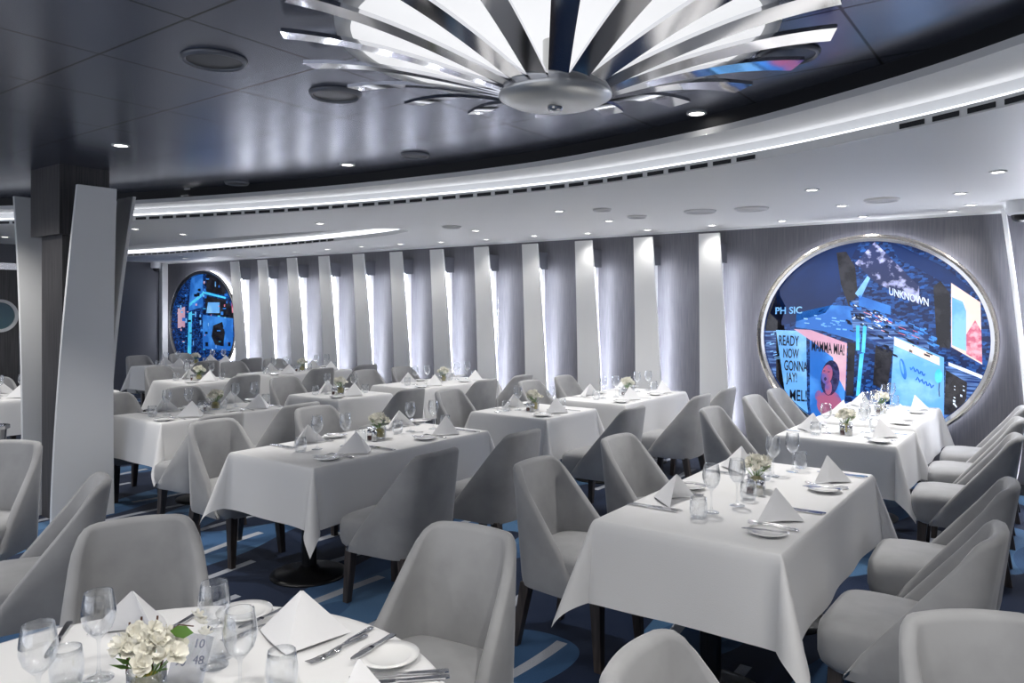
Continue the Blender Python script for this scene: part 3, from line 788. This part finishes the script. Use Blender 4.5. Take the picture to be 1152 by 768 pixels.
SPEC = [('A1', -1.60, -.83, 2.80, 4.42, 'large front-right table'),
        ('A2', -1.63, -.87, 5.40, 6.11, 'small right-row second table'),
        ('A3', -1.63, -.89, 6.29, 7.68, 'right-row table by big round window'),
        ('B1', -4.16, -3.38, 2.77, 4.34, 'long middle-row front table'),
        ('B2', -4.10, -3.34, 5.06, 5.84, 'small square middle-row table'),
        ('B3', -4.00, -3.24, 6.22, 7.58, 'middle-row table by the wall fins'),
        ('C1', -6.36, -5.62, 3.14, 4.33, 'long table just right of the column'),
        ('C2', -6.40, -5.66, 4.94, 5.64, 'small table beyond the column-side one'),
        ('C3', -6.40, -5.66, 6.10, 7.48, 'third-row table by the wall fins'),
        ('D1', -8.98, -8.2, 2.85, 4.1, 'table far left beyond the column'),
        ('D2', -8.98, -8.2, 4.92, 5.64, 'small fourth-row table'),
        ('D3', -9.0, -8.27, 6.10, 7.45, 'fourth-row table by the wall fins'),
        ('E3', -11.4, -10.65, 5.9, 7.35, 'table before the small far round window')]
for s in SPEC: rect_table(*s)

# ------------------------------------------------------------------ tableware prototypes
def glass_obj(kind):
    e = empty('wine_glass' if kind == 'wine' else 'water_tumbler', (0, 0, -5))
    bm = bmesh.new()
    if kind == 'wine':
        out = [(0, .0), (.034, .0), (.0345, .002), (.02, .005), (.006, .012), (.0038, .03), (.0036, .085), (.006, .097), (.018, .108), (.031, .125), (.038, .148), (.0385, .165), (.035, .19), (.0315, .208)]
        out[-1] = (.0318, .2075); inn = [(.0315, .2095), (.0300, .2075), (.0338, .19), (.0372, .165), (.0367, .148), (.030, .1265), (.017, .110), (0, .1035)]
    else:
        out = [(0, 0), (.026, 0), (.031, .004), (.0365, .025), (.0375, .045), (.035, .07), (.032, .09)]
        inn = [(.0308, .09), (.0338, .07), (.0362, .045), (.035, .026), (.029, .009), (0, .008)]
    lathe(bm, out+inn, 28)
    obj('bowl' if kind == 'wine' else 'cup', bm, M['glass'], e, smooth=True)
    return e
PROTO_Z = -50
wine0 = None
def napkin_bm():
    bm = bmesh.new(); h = .128; w = .128; f = .11; n = 8
    A = Vector((-.01, 0, h)); F = Vector((f, 0, .004)); Lp = Vector((-.04, w, .002)); Rp = Vector((-.04, -w, .002)); B_ = Vector((.045, 0, .002))
    def tri(a, b, c, bulge):
        nrm = (b-a).cross(c-a).normalized(); rows = []
        for i in range(n+1):
            t = i/n; row = []
            for k in range(n+1):
                s = k/n; p = a.lerp(b.lerp(c, s), max(t, .03)); row.append(p+nrm*bulge*math.sin(PI*s)*t)
            rows.append(row)
        sheet(bm, rows)
    tri(A, F, Lp, .010); tri(A, Rp, F, .010); tri(A, Lp, B_, -.004); tri(A, B_, Rp, -.004)
    bmesh.ops.remove_doubles(bm, verts=bm.verts[:], dist=.0006)
    return bm
def plate():
    e = empty('bread_plate', (0, 0, -5)); bm = bmesh.new()
    lathe(bm, [(0, .003), (.035, .003), (.042, .0), (.045, .002), (.055, .008), (.078, .014), (.079, .0165), (.056, .012), (.045, .007), (0, .0065)], 36)
    obj('dish', bm, M['china'], e, smooth=True); return e
def strip(bm, stations, th=.0016):
    """flat tapered bar along x: stations of (x, half width, z)"""
    T = [[(x, -w, z+th), (x, w, z+th)] for x, w, z in stations]; B_ = [[(x, -w, z), (x, w, z)] for x, w, z in stations]
    R1 = sheet(bm, T); R2 = sheet(bm, B_); n = len(stations)-1
    for i in range(n):
        for k in (0, 1): bm.faces.new((R1[i][k], R1[i+1][k], R2[i+1][k], R2[i][k]))
    bm.faces.new((R1[0][0], R1[0][1], R2[0][1], R2[0][0])); bm.faces.new((R1[n][0], R1[n][1], R2[n][1], R2[n][0]))
def fork_bm():
    bm = bmesh.new(); strip(bm, [(-.10, .006, .003), (-.095, .009, .003), (-.06, .007, .004), (.0, .0035, .009), (.035, .004, .006), (.048, .011, .002), (.062, .0125, .002)], .0022)
    for k in range(4):
        y = -.0105+.007*k; b2 = [(x, w, z) for x, w, z in ((.062, .0019, .002), (.085, .0017, .003), (.102, .0009, .006))]
        T = [[(x, y-w, z+.0018), (x, y+w, z+.0018)] for x, w, z in b2]; B_ = [[(x, y-w, z), (x, y+w, z)] for x, w, z in b2]
        R1 = sheet(bm, T); R2 = sheet(bm, B_)
        for i in range(2):
            for q in (0, 1): bm.faces.new((R1[i][q], R1[i+1][q], R2[i+1][q], R2[i][q]))
    return bm
def knife_bm(L=.12):
    bm = bmesh.new(); strip(bm, [(-L, .007, .002), (-L+.01, .009, .002), (-.02, .0065, .002), (0, .006, .003), (.01, .009, .002), (L*.7, .0095, .002), (L*.92, .006, .002), (L, .001, .002)], .003)
    return bm
PROTO = {}
def use(kind, x, y, z, rz, label, cat, group, tilt=None):
    if kind not in PROTO:
        if kind == 'wine': o = glass_obj('wine')
        elif kind == 'tumbler': o = glass_obj('tumbler')
        elif kind == 'plate': o = plate()
        elif kind == 'napkin': o = obj('folded_napkin', napkin_bm(), M['napkin'], smooth=False)
        elif kind == 'fork': o = obj('fork', fork_bm(), M['steel'], smooth=True)
        elif kind == 'knife': o = obj('knife', knife_bm(), M['steel'])
        elif kind == 'butter': o = obj('butter_knife', knife_bm(.085), M['steel'])
        elif kind == 'shaker':
            o = empty('salt_shaker', (0, 0, -5)); bm = bmesh.new()
            lathe(bm, [(0, 0), (.019, 0), (.02, .004), (.017, .05), (0, .05)], 16); obj('jar', bm, M['glass'], o, smooth=True)
            bm = bmesh.new(); lathe(bm, [(0, .002), (.016, .002), (.014, .032), (0, .032)], 14); obj('salt', bm, M['sugar'], o)
            bm = bmesh.new(); lathe(bm, [(.018, .05), (.018, .064), (.012, .072), (0, .074)], 16); obj('cap', bm, M['chrome'], o, smooth=True)
        elif kind == 'pepper':
            o = empty('pepper_shaker', (0, 0, -5)); bm = bmesh.new()
            lathe(bm, [(0, 0), (.019, 0), (.02, .004), (.017, .05), (0, .05)], 16); obj('jar', bm, M['glass'], o, smooth=True)
            bm = bmesh.new(); lathe(bm, [(0, .002), (.016, .002), (.0145, .03), (0, .03)], 14); obj('pepper', bm, M['stick'], o)
            bm = bmesh.new(); lathe(bm, [(.018, .05), (.018, .064), (.012, .072), (0, .074)], 16); obj('cap', bm, M['chrome'], o, smooth=True)
        elif kind == 'flowers': o = flower_proto()
        PROTO[kind] = o
    else: o = copy_tree(PROTO[kind])
    o.location = (x, y, z); o.rotation_euler = (0, tilt or 0, rz)
    tag(o, label, cat, group); return o
def blossom_mesh(s=.026):
    bm = bmesh.new()
    for ring_, (cnt, rad, up, z0) in enumerate(((5, 1.0, .35, 0), (4, .62, .75, .12))):
        for k in range(cnt):
            a = 2*PI*k/cnt+ring_*.5; ca, sa = math.cos(a), math.sin(a); rows = []
            for i in range(4):
                t = i/3; w = (.06+.42*math.sin(PI*min(1, t*.72+.08)))*s*rad; row = []
                for j in range(5):
                    u = j/4*2-1; x = s*rad*t*(1-.10*u*u*t); y = w*u; z = s*(z0+up*t**1.6+.16*u*u)
                    row.append((x*ca-y*sa, x*sa+y*ca, z))
                rows.append(row)
            sheet(bm, rows)
    me = D.meshes.new('blossom'); bm.to_mesh(me); bm.free(); me.materials.append(M['petal'])
    for p in me.polygons: p.use_smooth = True
    return me
BLO = blossom_mesh()
def flower_proto(n=22, seed=3, big=False):
    r = random.Random(seed); e = empty('flower_arrangement', (0, 0, -5))
    bm = bmesh.new(); lathe(bm, [(0, 0), (.038, 0), (.042, .004), (.042, .078), (.0395, .078), (.0395, .008), (0, .007)], 24); obj('vase', bm, M['glass'], e, smooth=True)
    bm = bmesh.new(); tips = []
    for i in range(n):
        a = r.uniform(0, 6.28); rr = .068*math.sqrt(i/n); z = .088+.085*(1-(rr/.085)**2)*r.uniform(.45, 1.0)
        p = Vector((rr*math.cos(a), rr*math.sin(a), z)); tips.append(p)
        tube(bm, [(-p.x*.2, -p.y*.2, .01), (p.x*.2, p.y*.2, .06), p], .0012, 4, False)
    obj('stems', bm, M['leaf'], e)
    bm = bmesh.new()
    for i in range(6):
        a = r.uniform(0, 6.28); c = Vector((.05*math.cos(a), .05*math.sin(a), .085+.03*r.random())); t = Vector((math.cos(a), math.sin(a), .3)); s = Vector((-math.sin(a), math.cos(a), 0))
        bm.faces.new([bm.verts.new(c+v) for v in (-t*.02, s*.011, t*.028, -s*.011)])
    obj('leaves', bm, M['leaf'], e)
    bm = bmesh.new(); lathe(bm, [(0, .01), (.036, .012), (.038, .05), (.02, .066), (0, .07)], 14); obj('moss', bm, M['stamen'], e)
    for p in tips:
        b = D.objects.new('blossom', BLO); COL.objects.link(b); b.parent = e; b.location = p
        b.rotation_euler = (r.uniform(-.9, .9), r.uniform(-.9, .9), r.uniform(0, 6)); b.scale = (r.uniform(.75, 1.1),)*3
    return e
ZT = .754
LONG = [True]
def setting(cx, cy, ox, oy, where, level=3, jx=0):
    """ox,oy unit vector from the table centre line towards the diner; (cx,cy) = point on the table edge"""
    R = random.Random(where)
    rz = math.atan2(oy, ox); lx, ly = oy, -ox       # diner's left
    def at(inn, left): return (cx-ox*inn+lx*left, cy-oy*inn+ly*left)
    lx, ly = (oy, -ox); 
    # diner faces (-ox,-oy); his left is (oy,-ox) rotated: facing d=(-ox,-oy), left = (-dy, dx) = (oy,-ox)
    x, y = at(.15, 0); use('napkin', x, y, ZT, rz+R.uniform(-.12, .12), f'white napkin folded as a pyramid, {where}', 'napkin', 'pyramid-folded napkins')
    x, y = at(.36 if LONG[0] else .27, -.09); use('wine', x, y, ZT, 0, f'tall stemmed wine glass, {where}', 'wine glass', 'stemmed wine glasses')
    x, y = at(.35 if LONG[0] else .23, -.21); use('tumbler', x, y, ZT, 0, f'stemless water tumbler, {where}', 'tumbler', 'water tumblers')
    x, y = at(.11, .27); use('plate', x, y, ZT, 0, f'round bread plate, {where}', 'plate', 'bread plates')
    if level >= 2:
        x, y = at(.13, .14); use('fork', x, y, ZT, rz+PI+R.uniform(-.06, .06), f'steel dinner fork left of napkin, {where}', 'fork', 'dinner forks')
        x, y = at(.13, -.15); use('knife', x, y, ZT, rz+PI+R.uniform(-.06, .06), f'steel dinner knife right of napkin, {where}', 'knife', 'dinner knives')
    if level >= 3:
        x, y = at(.12, .165); use('fork', x, y, ZT, rz+PI+R.uniform(-.06, .06), f'outer steel salad fork, {where}', 'fork', 'salad forks')
        x, y = at(.12, .285); use('butter', x, y, ZT+.0165, rz+PI+.25, f'butter knife across bread plate, {where}', 'knife', 'butter knives')
        x, y = at(.12, -.175); use('knife', x, y, ZT, rz+PI+R.uniform(-.06, .06), f'outer steel knife, {where}', 'knife', 'outer knives')
def centre(cx, cy, name, dy=0):
    use('flowers', cx, cy, ZT, random.uniform(0, 6), f'glass vase of white blossoms on the {name}', 'flowers', 'vases of white blossoms')
    use('shaker', cx+.05, cy-.10, ZT, 0, f'glass salt shaker with a chrome cap on the {name}', 'salt shaker', 'salt shakers')
    use('pepper', cx+.0, cy-.095, ZT, 0, f'glass pepper shaker with a chrome cap on the {name}', 'pepper shaker', 'pepper shakers')
LV = dict(A1=3, A2=2, A3=2, B1=3, B2=2, B3=2, C1=2, C2=1, C3=1, D1=1, D2=1, D3=1, E3=1)
CH_L = {'A1': [3.2, 4.08], 'A2': [5.66], 'A3': [6.62, 7.3], 'B1': [3.02, 3.88], 'B2': [5.42], 'B3': [6.6, 7.3], 'C1': [3.4, 4.1], 'C2': [5.3], 'C3': [6.5, 7.15], 'D1': [3.4], 'D2': [5.3], 'D3': [6.4, 7.1], 'E3': [6.3, 7.0]}
CH_R = {'A1': [3.16, 4.02], 'A2': [5.52], 'A3': [6.36, 7.12], 'B1': [3.09, 3.92], 'B2': [5.35], 'B3': [6.48, 7.14], 'C1': [3.25, 3.98], 'C2': [5.3], 'C3': [6.47, 7.15], 'D1': [3.5], 'D2': [5.25], 'D3': [6.42, 7.18], 'E3': [6.3, 7.05]}
for key, (cx, cy, hx, hy, name) in TABLES.items():
    for side, ch_, sgn in (('left', CH_L, -1), ('right', CH_R, 1)):
        ys = ch_[key]
        for i, yc in enumerate(ys):
            which = '' if len(ys) == 1 else ('near ' if i == 0 else 'far ')
            # backs sit about .62 m from the table edge on the right side, .60 m on the left
            back = cx+sgn*(hx+(.60 if sgn < 0 else .645))
            xx = back-sgn*.30
            a = random.uniform(-.05, .05)
            place_chair(xx, yc, -sgn*math.cos(a), math.sin(a), f'grey upholstered dining chair, {which}{side} side of the {name}')
        ns = 2 if hy > .55 else 1; LONG[0] = ns == 2
        for i in range(ns):
            which = '' if ns == 1 else ('near ' if i == 0 else 'far ')
            yc = cy if ns == 1 else cy+(-.33 if i == 0 else .53)*hy/.8
            setting(cx+sgn*hx, yc, sgn, 0, f'{which}{side} seat, {name}', LV[key])
    centre(cx, cy+(.10 if hy > .55 else 0), name)

# ------------------------------------------------------------------ round front table
TX, TY, TR = -1.60, .80, .70
t = empty('round_table', (TX, TY, 0)); tag(t, 'round front table under a white cloth at the lower left', 'table')
bm = bmesh.new(); lathe(bm, [(0, .718), (TR-.01, .718), (TR-.01, .748), (0, .748)], 48); obj('tabletop', bm, M['dark_wood'], t)
bm = bmesh.new(); lathe(bm, [(0, .718), (.05, .718), (.05, .03), (0, .03)], 20); obj('pedestal', bm, M['black_metal'], t)
bm = bmesh.new(); lathe(bm, [(0, .06), (.07, .05), (.28, .02), (.3, 0), (0, 0)], 32); obj('base_plate', bm, M['black_metal'], t, smooth=True)
bm = bmesh.new(); n = 120; rows = []
for k, (r, z) in enumerate([(0.001, .752), (.25, .752), (.5, .752), (.68, .752), (.70, .750), (.708, .742), (.712, .72), (.716, .65), (.718, .55), (.721, .45), (.725, .36)]):
    row = []
    for i in range(n+1):
        a = 2*PI*i/n; dr = max(0, .75-z)/.39; row.append(((r+dr*.018*math.sin(a*11+.5*math.sin(a*3)))*math.cos(a), (r+dr*.018*math.sin(a*11+.5*math.sin(a*3)))*math.sin(a), z))
    rows.append(row)
sheet(bm, rows); bmesh.ops.remove_doubles(bm, verts=bm.verts[:], dist=1e-5)
tag(obj('tablecloth', bm, M['linen'], loc=(TX, TY, 0), smooth=True), 'white cloth over the round front table', 'tablecloth')
def cam2room(px, py, z):
    Z = 853*(1.65-z)/(py-345); X = (px-576)*Z/853
    return (math.cos(YAW)*X-math.sin(YAW)*Z, math.sin(YAW)*X+math.cos(YAW)*Z)
RN = 'round front table'
for ppx, ppy, rz, l in [(338, 664, -1.0, 'centre of the view'), (152, 662, 1.9, 'behind the flowers'), (408, 739, .45, 'at the right rim')]:
    x, y = cam2room(ppx, ppy, .754+.128); use('napkin', x, y, ZT, rz, f'white napkin folded as a pyramid on the {RN}, {l}', 'napkin', 'pyramid-folded napkins')
for ppx, ppy, l in [(111, 666, 'behind the flower vase'), (241, 655, 'standing farthest back'), (270, 686, 'right one of the pair'), (43, 702, 'leftmost')]:
    x, y = cam2room(ppx, ppy, .754+.208); use('wine', x, y, ZT, 0, f'tall stemmed wine glass on the {RN}, {l}', 'wine glass', 'stemmed wine glasses')
for ppx, ppy, l in [(317, 731, 'before the centre napkin'), (75, 728, 'left, behind the vase'), (249, 700, 'between the two wine glasses')]:
    x, y = cam2room(ppx, ppy, .754+.09); use('tumbler', x, y, ZT, 0, f'stemless water tumbler on the {RN}, {l}', 'tumbler', 'water tumblers')
for ppx, ppy, l in [(437, 737, 'at the right rim'), (275, 688, 'at the far rim')]:
    x, y = cam2room(ppx, ppy, .765); use('plate', x, y, ZT, 0, f'small round bread plate on the {RN}, {l}', 'plate', 'bread plates')
def cut(kind, p, q, label, cat, group, dz=0):
    a = Vector(cam2room(*p, .757+dz)); b = Vector(cam2room(*q, .757+dz)); m_ = (a+b)/2; d = b-a
    use(kind, m_.x, m_.y, ZT+dz, math.atan2(d.y, d.x), label, cat, group)
cut('fork', (413, 709), (372, 735), f'steel fork on the {RN}, left of the right-hand plate', 'fork', 'dinner forks')
cut('fork', (405, 718), (356, 742), f'second steel fork beside the first on the {RN}', 'fork', 'salad forks')
cut('butter', (440, 715), (398, 740), f'butter knife on the right-hand plate, {RN}', 'knife', 'butter knives', .0165)
cut('knife', (478, 756), (420, 760), f'steel knife at the right rim of the {RN}', 'knife', 'dinner knives')
cut('knife', (478, 763), (420, 768), f'outer steel knife at the right rim of the {RN}', 'knife', 'outer knives')
cut('butter', (320, 684), (270, 706), f'butter knife across the far plate of the {RN}', 'knife', 'butter knives', .0165)
cut('fork', (312, 699), (262, 718), f'steel fork between plate and napkin on the {RN}', 'fork', 'dinner forks')
cut('knife', (78, 700), (52, 740), f'steel knife behind the left tumbler of the {RN}', 'knife', 'dinner knives')
cut('knife', (214, 694), (176, 716), f'steel knife behind the menu card on the {RN}', 'knife', 'dinner knives')
# flower vase with twigs, tall
x, y = cam2room(165, 768, .80)
fl = flower_proto(26, 9); fl.location = (x, y, ZT); tag(fl, f'vase of white blossoms and brown twigs on the {RN}', 'flowers', 'vases of white blossoms')
for (a, b) in [((-.05, -.02, .06), (-.075, -.0, .165)), ((-.035, .0, .06), (-.06, .02, .175)), ((-.015, .02, .06), (-.035, .045, .175)), ((.0, .03, .06), (.012, .05, .15))]:
    bm = bmesh.new(); tube(bm, [a, b], .0024, 6); obj('twig', bm, M['stick'], fl)
bm = bmesh.new(); tube(bm, [(.0, .045, .14), (.03, .06, .165), (.065, .075, .165)], .0015, 5); obj('branch', bm, M['stick'], fl)
bm = bmesh.new()
for c, s in (((.05, .055, .155), .03), ((.03, .04, .12), .022)):
    c = Vector(c); pts = [(-1.1, 0, -.1), (-.5, .5, .1), (.3, .55, .15), (1.1, 0, .1), (.3, -.55, .1), (-.5, -.45, .05)]
    bm.faces.new([bm.verts.new(c+Vector((u*.8*s, v*.2*s+u*.4*s, v*s*.8))) for u, v, w_ in pts])
obj('leaf', bm, M['leaf'], fl)
for p in ((.075, .085, .17), (.085, .09, .145), (.07, .08, .185)):
    b = D.objects.new('blossom', BLO); COL.objects.link(b); b.parent = fl; b.location = p; b.rotation_euler = (.6, .3, p[0]*40); b.scale = (.7, .7, .7)
x, y = cam2room(205, 762, .78)
cd = empty('menu_card', (x, y, ZT), YAW-.15); tag(cd, f'translucent card with grey numerals leaning on the {RN} right of the vase', 'card')
bm = bmesh.new(); box(bm, -.045, .045, 0, .003, 0, .12); pc = obj('sheet', bm, M['acrylic'], cd); pc.rotation_euler = (-.35, .1, 0)
M['grey_ink'] = mat('grey_ink', (.22, .24, .32), .6)
for s, lx_, lz_ in (('48', .008, .055), ('90', -.035, .045), ('10', .0, .09)):
    o = text_mesh('numerals', s, .028, M['grey_ink'], pc, (lx_, -.0015, lz_), shear=.1)

# ------------------------------------------------------------------ chairs around the front
place_chair(-2.50, 1.32, .89, -.45, 'grey upholstered chair tucked behind the round front table, back upright in view', )
place_chair(-1.665, 1.81, .12, -.99, 'large grey chair at the right of the round front table, seat showing')
place_chair(-4.80, 1.62, .50, -.87, 'grey chair cut by the left frame edge in front of the column')
place_chair(-3.69, 1.44, -.40, -.91, 'dark-shaded grey chair between the column and the round front table')
place_chair(-.02, 2.01, .588, -.809, 'grey chair back cut by the lower right corner of the view')
place_chair(-.49, 1.57, 1, .02, 'grey chair peeking up before the large front table, bottom edge')

# ------------------------------------------------------------------ far left extras
wc = empty('wine_cooler', (-7.04, 2.5, 0)); tag(wc, 'chrome wine cooler stand with a round rim at the far left', 'wine cooler')
bm = bmesh.new(); lathe(bm, [(.09, .44), (.105, .66), (.125, .66), (.125, .685), (.098, .685), (.085, .45)], 28, close=True); obj('bucket', bm, M['chrome'], wc, smooth=False)
for k in range(3):
    a = 2*PI*k/3; bm = bmesh.new(); tube(bm, [(.1*math.cos(a), .1*math.sin(a), .6), (.09*math.cos(a), .09*math.sin(a), .3), (.15*math.cos(a), .15*math.sin(a), .01)], .009, 8); obj('leg', bm, M['chrome'], wc, smooth=True)
# framed porthole panel on the left wall
pp = empty('porthole_panel', (-11.55, 3.75, 0)); tag(pp, 'chrome-framed dark panel with a round porthole on the far left wall', 'wall panel')
boxobj('panel', (0, .03, -1.2, .66, .3, 2.15), M['column'], pp)
boxobj('top_rail', (0, .05, -1.25, .72, 2.15, 2.24), M['steel'], pp)
boxobj('side_rail', (0, .05, .66, .72, 1.15, 2.15), M['steel'], pp)
bm = bmesh.new(); n = 40; R = []
for i in range(n):
    a = 2*PI*i/n; R.append([bm.verts.new((xx, .43+rr*math.cos(a), 1.53+rr*math.sin(a))) for xx, rr in ((.03, .22), (.06, .22), (.06, .18), (.03, .18))])
for i in range(n):
    for k in range(4): bm.faces.new((R[i][k], R[i][(k+1) % 4], R[(i+1) % n][(k+1) % 4], R[(i+1) % n][k]))
obj('porthole_ring', bm, M['white_paint'], pp)
bm = bmesh.new(); bm.faces.new([bm.verts.new((.034, .43+.18*math.cos(2*PI*i/n), 1.53+.18*math.sin(2*PI*i/n))) for i in range(n)])
M['porthole_glass'] = mat('porthole_glass', (.06, .12, .13), .1)
obj('porthole_glass', bm, M['porthole_glass'], pp)
# clear screen standing on the small middle table
x, y = cam2room(572, 467, ZT)
sc_ = empty('clear_rod', (-3.9, 5.16, ZT), 0); tag(sc_, 'thin clear upright rod on the small square middle table', 'rod')
bm = bmesh.new(); lathe(bm, [(0, 0), (.03, 0), (.03, .006), (.004, .008), (.004, .98), (0, .98)], 12); obj('rod', bm, M['glass'], sc_, smooth=True)
